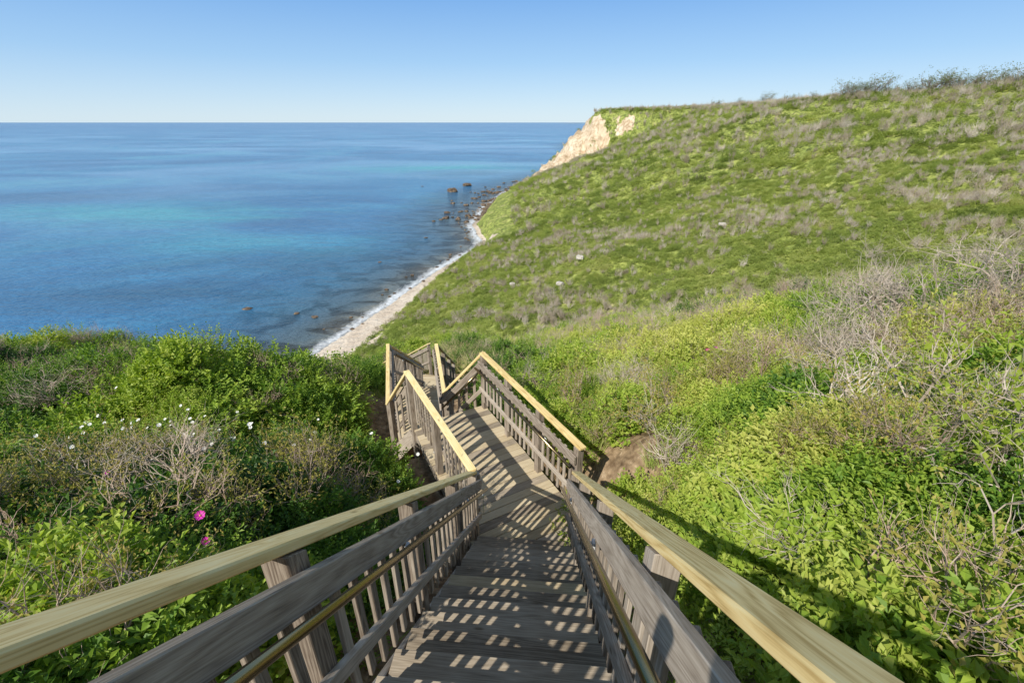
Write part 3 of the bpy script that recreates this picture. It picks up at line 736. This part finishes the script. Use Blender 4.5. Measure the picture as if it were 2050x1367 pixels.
for k in range(2):
    random.seed(720+k); V = []; F = []; tips = []
    for i in range(6):
        th = random.uniform(0, 6.283); d = Vector((math.cos(th)*.6, math.sin(th)*.6, .9)).normalized()
        grow(V, F, tips, Vector((0, 0, -.05)), d, .6*random.uniform(.8, 1.2), .010, 1, wig=.2, upb=.06)
    st = mesh_from('branches', V, F, [M_BRANCH], lv=[random.random() for f in F])
    V = []; F = []; LV = []
    for (q_, d_) in tips:
        for j in range(5):
            leaf_tris(V, F, LV, q_-d_*.05*j+rv(.01), (d_*.5+rv(.7)).normalized(), (Vector((0, 0, 1))+rv(.4)).normalized(), random.uniform(.06, .09), random.uniform(.04, .055), random.random())
    sap.append((st, mesh_from('leaves', V, F, [M_BIGLEAF], lv=LV)))
for i, (x_, y_, s_) in enumerate([(3.0, 2.2, .85), (2.7, 1.8, .7), (3.6, 2.9, .95), (4.2, 3.8, 1.0)]):
    z_ = H1(x_, y_)+.34
    e = empty('leafy_sapling', (x_, y_, z_), 'sapling with broad bright yellow-green young leaves', 'sapling', 'leafy saplings beside the railing')
    M_ = Matrix.Translation((x_, y_, z_)) @ Matrix.Rotation(random.uniform(0, 6), 4, 'Z') @ Matrix.Scale(s_, 4)
    add_obj('branches', sap[i % 2][0], e, M_); add_obj('leaves', sap[i % 2][1], e, M_)
V, F, LV = leafy(900, 60, R=.36, Hh=.5, ll=.07, lw=.022, nl=7)
for k in range(9):
    th = k*.7; tube(V, F, Vector((0, 0, -.05)), Vector((.26*math.cos(th), .26*math.sin(th), .42)), .006, .003)
LV = LV+[.3]*(len(F)-len(LV))
weed = mesh_from('weed', V, F, [M_WEED], lv=LV)
for (x_, y_, z_, s_) in [(.93, 4.35, -5.25, 1.05), (.98, 4.8, -5.2, .8), (.86, 3.9, -4.9, .6), (-.02, 4.16, -5.0, .26), (.12, 4.2, -5.0, .2), (-.12, 4.12, -4.99, .16)]:
    o = add_obj('leafy_weed', weed); o.location = (x_, y_, z_); o.scale = (s_, s_, s_); o.rotation_euler = (0, 0, random.uniform(0, 6))
    o['label'] = 'green weed pushing up through the edge of the steps'; o['category'] = 'weed'; o['group'] = 'weeds growing at the steps'

# ------------------------------------------------------------------ skyline trees
M_BARK = leaf_mat('tree_bark', [(0, (.14, .11, .09)), (.5, (.26, .215, .175)), (1, (.38, .33, .27))], 0, attr=False)
M_TLEAF = leaf_mat('tree_leaf', [(0, (.10, .14, .05)), (.5, (.19, .23, .08)), (1, (.32, .33, .15))], .35, attr=False)
tree_kinds = []
for k in range(3):
    random.seed(500+k); V = []; F = []; tips = []
    tube(V, F, Vector((0, 0, -.5)), Vector((.15, 0, .9)), .16, .12)
    for i in range(7):
        th = random.uniform(0, 6.283)
        grow(V, F, tips, Vector((.15, 0, .8+.1*random.random())), Vector((math.cos(th)*.9, math.sin(th)*.9, .8)).normalized(), 2.4*random.uniform(.7, 1.2), .075, 2, wig=.22, upb=.05, lean=Vector((.13, 0, 0)))
    tm = mesh_from('trunk', V, F, [M_BARK], lv=[random.random() for f in F])
    V = []; F = []; LV = []
    for (q_, d_) in tips:
        if random.random() < .6: continue
        for j in range(6):
            leaf_tris(V, F, LV, q_+rv(.22), (d_+rv(.8)).normalized(), (Vector((0, 0, 1))+rv(.6)).normalized(), .22, .13, random.random())
    cm = mesh_from('crown', V, F, [M_TLEAF], lv=LV)
    tree_kinds.append((tm, cm))
random.seed(9)
tl = []
for azd in [32.6, 33.4, 34.2, 35.0, 35.9, 37.4, 38.1, 38.8, 39.5, 40.2, 40.9, 41.5, 42.2, 42.9, 43.5, 44.2, 45.0, 45.7, 46.4, 21.5, 24, 26.2, 28.1, 30.2]:
    j = int(np.argmin(abs(np.degrees(azs)-azd))); cr = crest[j]*random.uniform(.98, 1.03)
    tl.append((cr*math.sin(math.radians(azd)), cr*math.cos(math.radians(azd)), random.choice([.85, 1.0, 1.15, 1.3])*(cr/180)*(.55 if azd < 32 else .85)))
for i, (tx, ty, ts) in enumerate(tl):
    tz = H1(tx, ty)
    e = empty('windswept_tree', (tx, ty, tz), 'wind-shaped grey-green tree on the bluff skyline', 'tree', 'windswept trees along the bluff top')
    tm, cm = tree_kinds[i % 3]
    M_ = Matrix.Translation((tx, ty, tz)) @ Matrix.Rotation(random.uniform(-.6, .6), 4, 'Z') @ Matrix.Diagonal((ts*1.4, ts*1.4, ts*1.2, 1))
    add_obj('trunk', tm, e, M_); add_obj('crown', cm, e, M_)

# ------------------------------------------------------------------ rocks
def rock_mat(name, stops, scl):
    m, nt, out = new_mat(name)
    geo = N(nt, 'ShaderNodeNewGeometry'); n = N(nt, 'ShaderNodeTexNoise'); n.inputs['Scale'].default_value = scl; n.inputs['Detail'].default_value = 6
    nt.links.new(geo.outputs['Position'], n.inputs['Vector'])
    r = ramp(nt, stops, n.outputs[0]); b = N(nt, 'ShaderNodeBsdfPrincipled'); b.inputs['Roughness'].default_value = .8
    nt.links.new(r.outputs[0], b.inputs['Base Color'])
    bp = N(nt, 'ShaderNodeBump'); bp.inputs['Distance'].default_value = .3; nt.links.new(n.outputs[0], bp.inputs['Height']); nt.links.new(bp.outputs[0], b.inputs['Normal'])
    nt.links.new(b.outputs[0], out.inputs[0]); return m
M_ROCK = rock_mat('shore_rock', [(.35, (.04, .03, .022)), (.5, (.13, .085, .05)), (.65, (.27, .19, .12))], 1.2)
M_PALE = rock_mat('pale_boulder', [(.35, (.4, .35, .28)), (.65, (.62, .57, .5))], 1.5)
rocks = []
for k in range(5):
    random.seed(600+k); bm = bmesh.new(); bmesh.ops.create_icosphere(bm, subdivisions=3, radius=1)
    o3 = rv(3)
    for v in bm.verts:
        v.co *= 1+.35*mn.noise(v.co*1.1+o3)+.16*mn.noise(v.co*2.7+o3); v.co.z *= .62
        v.co.x = max(-.85, min(.8, v.co.x)); v.co.z = min(v.co.z, .5+.1*v.co.x)
    me = bpy.data.meshes.new('rock'); bm.to_mesh(me); bm.free(); rocks.append(me)
def rock(nm, x, y, z, s, mat, label, cat, group, flat=1.0):
    me = random.choice(rocks).copy(); me.materials.clear(); me.materials.append(mat)
    o = add_obj(nm, me); o.location = (x, y, z); o.scale = (s*random.uniform(.85, 1.3), s*random.uniform(.8, 1.1), s*flat*random.uniform(.8, 1.1)); o.rotation_euler = (0, 0, random.uniform(0, 6))
    o['label'] = label; o['category'] = cat; o['group'] = group
random.seed(77)
rock('sea_rock', -38, 304, SEA+.4, 3.4, M_ROCK, 'large brown boulder standing in the shallows', 'rock', 'rocks along the shore')
rock('sea_rock', -31.5, 334, SEA+.4, 2.8, M_ROCK, 'brown boulder with white surf around it', 'rock', 'rocks along the shore')
for i in range(280):
    if i < 220:
        yy = random.uniform(205, 410); dd = abs(random.gauss(0, 12)); xx = float(shoreX(yy))-dd+5; s = random.uniform(.4, 1.5)*(1.2 if dd < 6 else 1)
    else:
        yy = random.uniform(88, 240); xx = float(shoreX(yy))-random.uniform(-3, 7); s = random.uniform(.2, .6)
    rock('sea_rock', xx, yy, max(SEA, H1(xx, yy))+.02, s, M_ROCK, 'small wet brown rock at the waterline', 'rock', 'rocks along the shore')
for (xx, yy, s) in [(-63, 101, 1.0), (-42, 141, .6), (-62, 330, 1.0), (-33, 175, .8), (-50, 98, .7), (-45, 96, .8)]:
    rock('sea_rock', xx, yy, SEA+.05, s, M_ROCK, 'low tan rock just breaking the water', 'rock', 'rocks along the shore', .35)
for (xx, yy, s) in [(14, 92, .9), (9, 82, .7), (0, 92, .6), (42, 92, .7)]:
    rock('hillside_boulder', xx, yy, H1(xx, yy)+.9, s, M_PALE, 'pale boulder exposed on the green slope', 'boulder', 'pale boulders on the slope')

# ------------------------------------------------------------------ flowers
def flower(nm, matp):
    V = []; F = []
    for k in range(5):
        a0 = k*2*math.pi/5
        rows = [(.0, .0, 0), (.018, .010, .004), (.034, .022, .010), (.044, .018, .017)]
        i = len(V)
        for (r, w, z) in rows:
            for sgn in (-1, 0, 1):
                rr_ = r-(0.006 if sgn == 0 and r > .04 else 0)
                V.append(Vector((rr_*math.cos(a0)-sgn*w*math.sin(a0), rr_*math.sin(a0)+sgn*w*math.cos(a0), z+abs(sgn)*.004)))
        for j in range(3):
            for c_ in range(2): F.append((i+j*3+c_, i+j*3+c_+1, i+(j+1)*3+c_+1, i+(j+1)*3+c_))
    return mesh_from(nm, V, F, [matp], smooth=True)
M_PINK = simple_mat('magenta_petal', (.60, .03, .36), .6, 0, .2, 60); M_WHITE = simple_mat('white_petal', (.82, .82, .80), .6, 0, .05, 60); M_YEL = simple_mat('stamen_yellow', (.7, .5, .08), .7, 0, .2, 90)
M_STEM = simple_mat('green_stem', (.08, .16, .03), .6, 0, .2, 30)
fp = {'p': flower('petals', M_PINK), 'w': flower('petals', M_WHITE)}
bm = bmesh.new(); bmesh.ops.create_icosphere(bm, subdivisions=1, radius=.009); stm = bpy.data.meshes.new('stamens'); bm.to_mesh(stm); bm.free(); stm.materials.append(M_YEL)
V = []; F = []; tube(V, F, Vector((0, 0, -.35)), Vector((0, 0, 0)), .003, .002); stem_me = mesh_from('stem', V, F, [M_STEM])
def put_flower(x, y, dz, kind, s):
    z = H1(x, y)+dz
    lab = ('magenta', 'open magenta wild rose among green leaves') if kind == 'p' else ('white', 'small white wild rose among dark leaves')
    e = empty(lab[0]+'_rose_flower', (x, y, z), lab[1], 'flower', lab[0]+' roses in the scrub')
    R = Matrix.Translation((x, y, z)) @ Euler((random.uniform(.2, .8), random.uniform(-.4, .3), random.uniform(-.5, .5))).to_matrix().to_4x4() @ Matrix.Scale(s, 4)
    add_obj('petals', fp[kind], e, R); add_obj('stamens', stm, e, R @ Matrix.Translation((0, 0, .008)))
    add_obj('stem', stem_me, e, Matrix.Translation((x, y, z)))
random.seed(5)
for (x_, y_, s_) in [(-1.90, 2.04, .66), (-1.72, 1.82, .5), (-2.98, 2.6, .42), (3.6, 7.5, .9), (3.8, 7.6, .8)]:
    put_flower(x_, y_, .80, 'p', s_)
for i in range(90):
    put_flower(random.gauss(-4.3, 1.1), random.gauss(5.1, .7), random.uniform(.62, .80), 'w', random.uniform(.4, .72))

# ------------------------------------------------------------------ photographer standing on the steps
M_SKIN = simple_mat('skin', (.55, .36, .27), .6, 0, .05); M_SHIRT = simple_mat('blue_shirt', (.10, .17, .30), .85, 0, .1)
px, py = -.20, -.42
pts = [((0, 0, -.62), .13), ((0, 0, -.42), .125), ((0, .02, -.22), .14), ((0, .04, -.10), .06), ((0, .06, 0), .085), ((0, .07, .10), .09),
       ((-.10, 0, -.70), .09), ((-.11, .06, -1.02), .06), ((-.11, .02, -1.36), .042), ((-.11, .14, -1.39), .035),
       ((.10, 0, -.70), .09), ((.11, .04, -1.02), .06), ((.11, -.02, -1.36), .042), ((.11, .10, -1.39), .035),
       ((-.18, .02, -.20), .06), ((-.24, .08, -.42), .045), ((-.12, .24, -.20), .032), ((-.08, .27, -.10), .035),
       ((.18, .02, -.20), .06), ((.24, .08, -.42), .045), ((.12, .24, -.20), .032), ((.08, .27, -.10), .035)]
eds = [(0, 1), (1, 2), (2, 3), (3, 4), (4, 5), (0, 6), (6, 7), (7, 8), (8, 9), (0, 10), (10, 11), (11, 12), (12, 13), (2, 14), (14, 15), (15, 16), (16, 17), (2, 18), (18, 19), (19, 20), (20, 21)]
me = bpy.data.meshes.new('person'); me.from_pydata([p[0] for p in pts], eds, [])
for m_ in (M_SHIRT, M_SKIN): me.materials.append(m_)
po = add_obj('person', me); po.location = (px, py, 0)
md = po.modifiers.new('skin', 'SKIN')
for v, p in zip(me.skin_vertices[0].data, pts): v.radius = (p[1], p[1])
me.skin_vertices[0].data[0].use_root = True
po.modifiers.new('sub', 'SUBSURF').levels = 2; po.modifiers['sub'].render_levels = 2
po['label'] = 'standing photographer in blue shirt holding a camera up'; po['category'] = 'person'

# ------------------------------------------------------------------ light, sky, camera
sd = Vector((2.65, 3.4, -3.9)).normalized()
sun = bpy.data.lights.new('sun', 'SUN'); sun.energy = 5.0; sun.angle = math.radians(.5); sun.color = (1, .965, .88)
so = bpy.data.objects.new('sun', sun); col.objects.link(so); so.rotation_euler = sd.to_track_quat('-Z', 'Y').to_euler()
w = bpy.data.worlds.new('World'); scene.world = w; w.use_nodes = True
nt = w.node_tree; bg = nt.nodes['Background']; bg.inputs['Strength'].default_value = .15
sk = nt.nodes.new('ShaderNodeTexSky'); sk.sky_type = 'NISHITA'; sk.sun_disc = False
sk.sun_elevation = math.asin(-sd.z); sk.sun_rotation = math.atan2(-sd.x, -sd.y) % (2*math.pi)
sk.altitude = 50; sk.air_density = 1.0; sk.dust_density = .3; sk.ozone_density = 3.0
tc = nt.nodes.new('ShaderNodeTexCoord'); sp = nt.nodes.new('ShaderNodeSeparateXYZ'); nt.links.new(tc.outputs['Generated'], sp.inputs[0])
k_ = 6.9
rp = ramp(nt, [(0.0, (.63, .79, .90)), (.045, (.50, .70, .90)), (.10, (.34, .58, .88)), (.2, (.18, .41, .81)), (.45, (.18, .29, .46)), (1.0, (.21, .28, .39))], sp.outputs[2])
sc_ = nt.nodes.new('ShaderNodeVectorMath'); sc_.operation = 'SCALE'; nt.links.new(rp.outputs[0], sc_.inputs[0]); sc_.inputs['Scale'].default_value = k_
mxo = mixc(nt, .85, sk.outputs[0], sc_.outputs[0]); nt.links.new(mxo, bg.inputs[0])
cam = bpy.data.cameras.new('camera'); cam.lens = 16; cam.sensor_width = 36; cam.clip_start = .03; cam.clip_end = 200000
co = bpy.data.objects.new('camera', cam); col.objects.link(co); co.location = (0, 0, 0); co.rotation_euler = (math.radians(90-25.7), 0, 0)
scene.camera = co
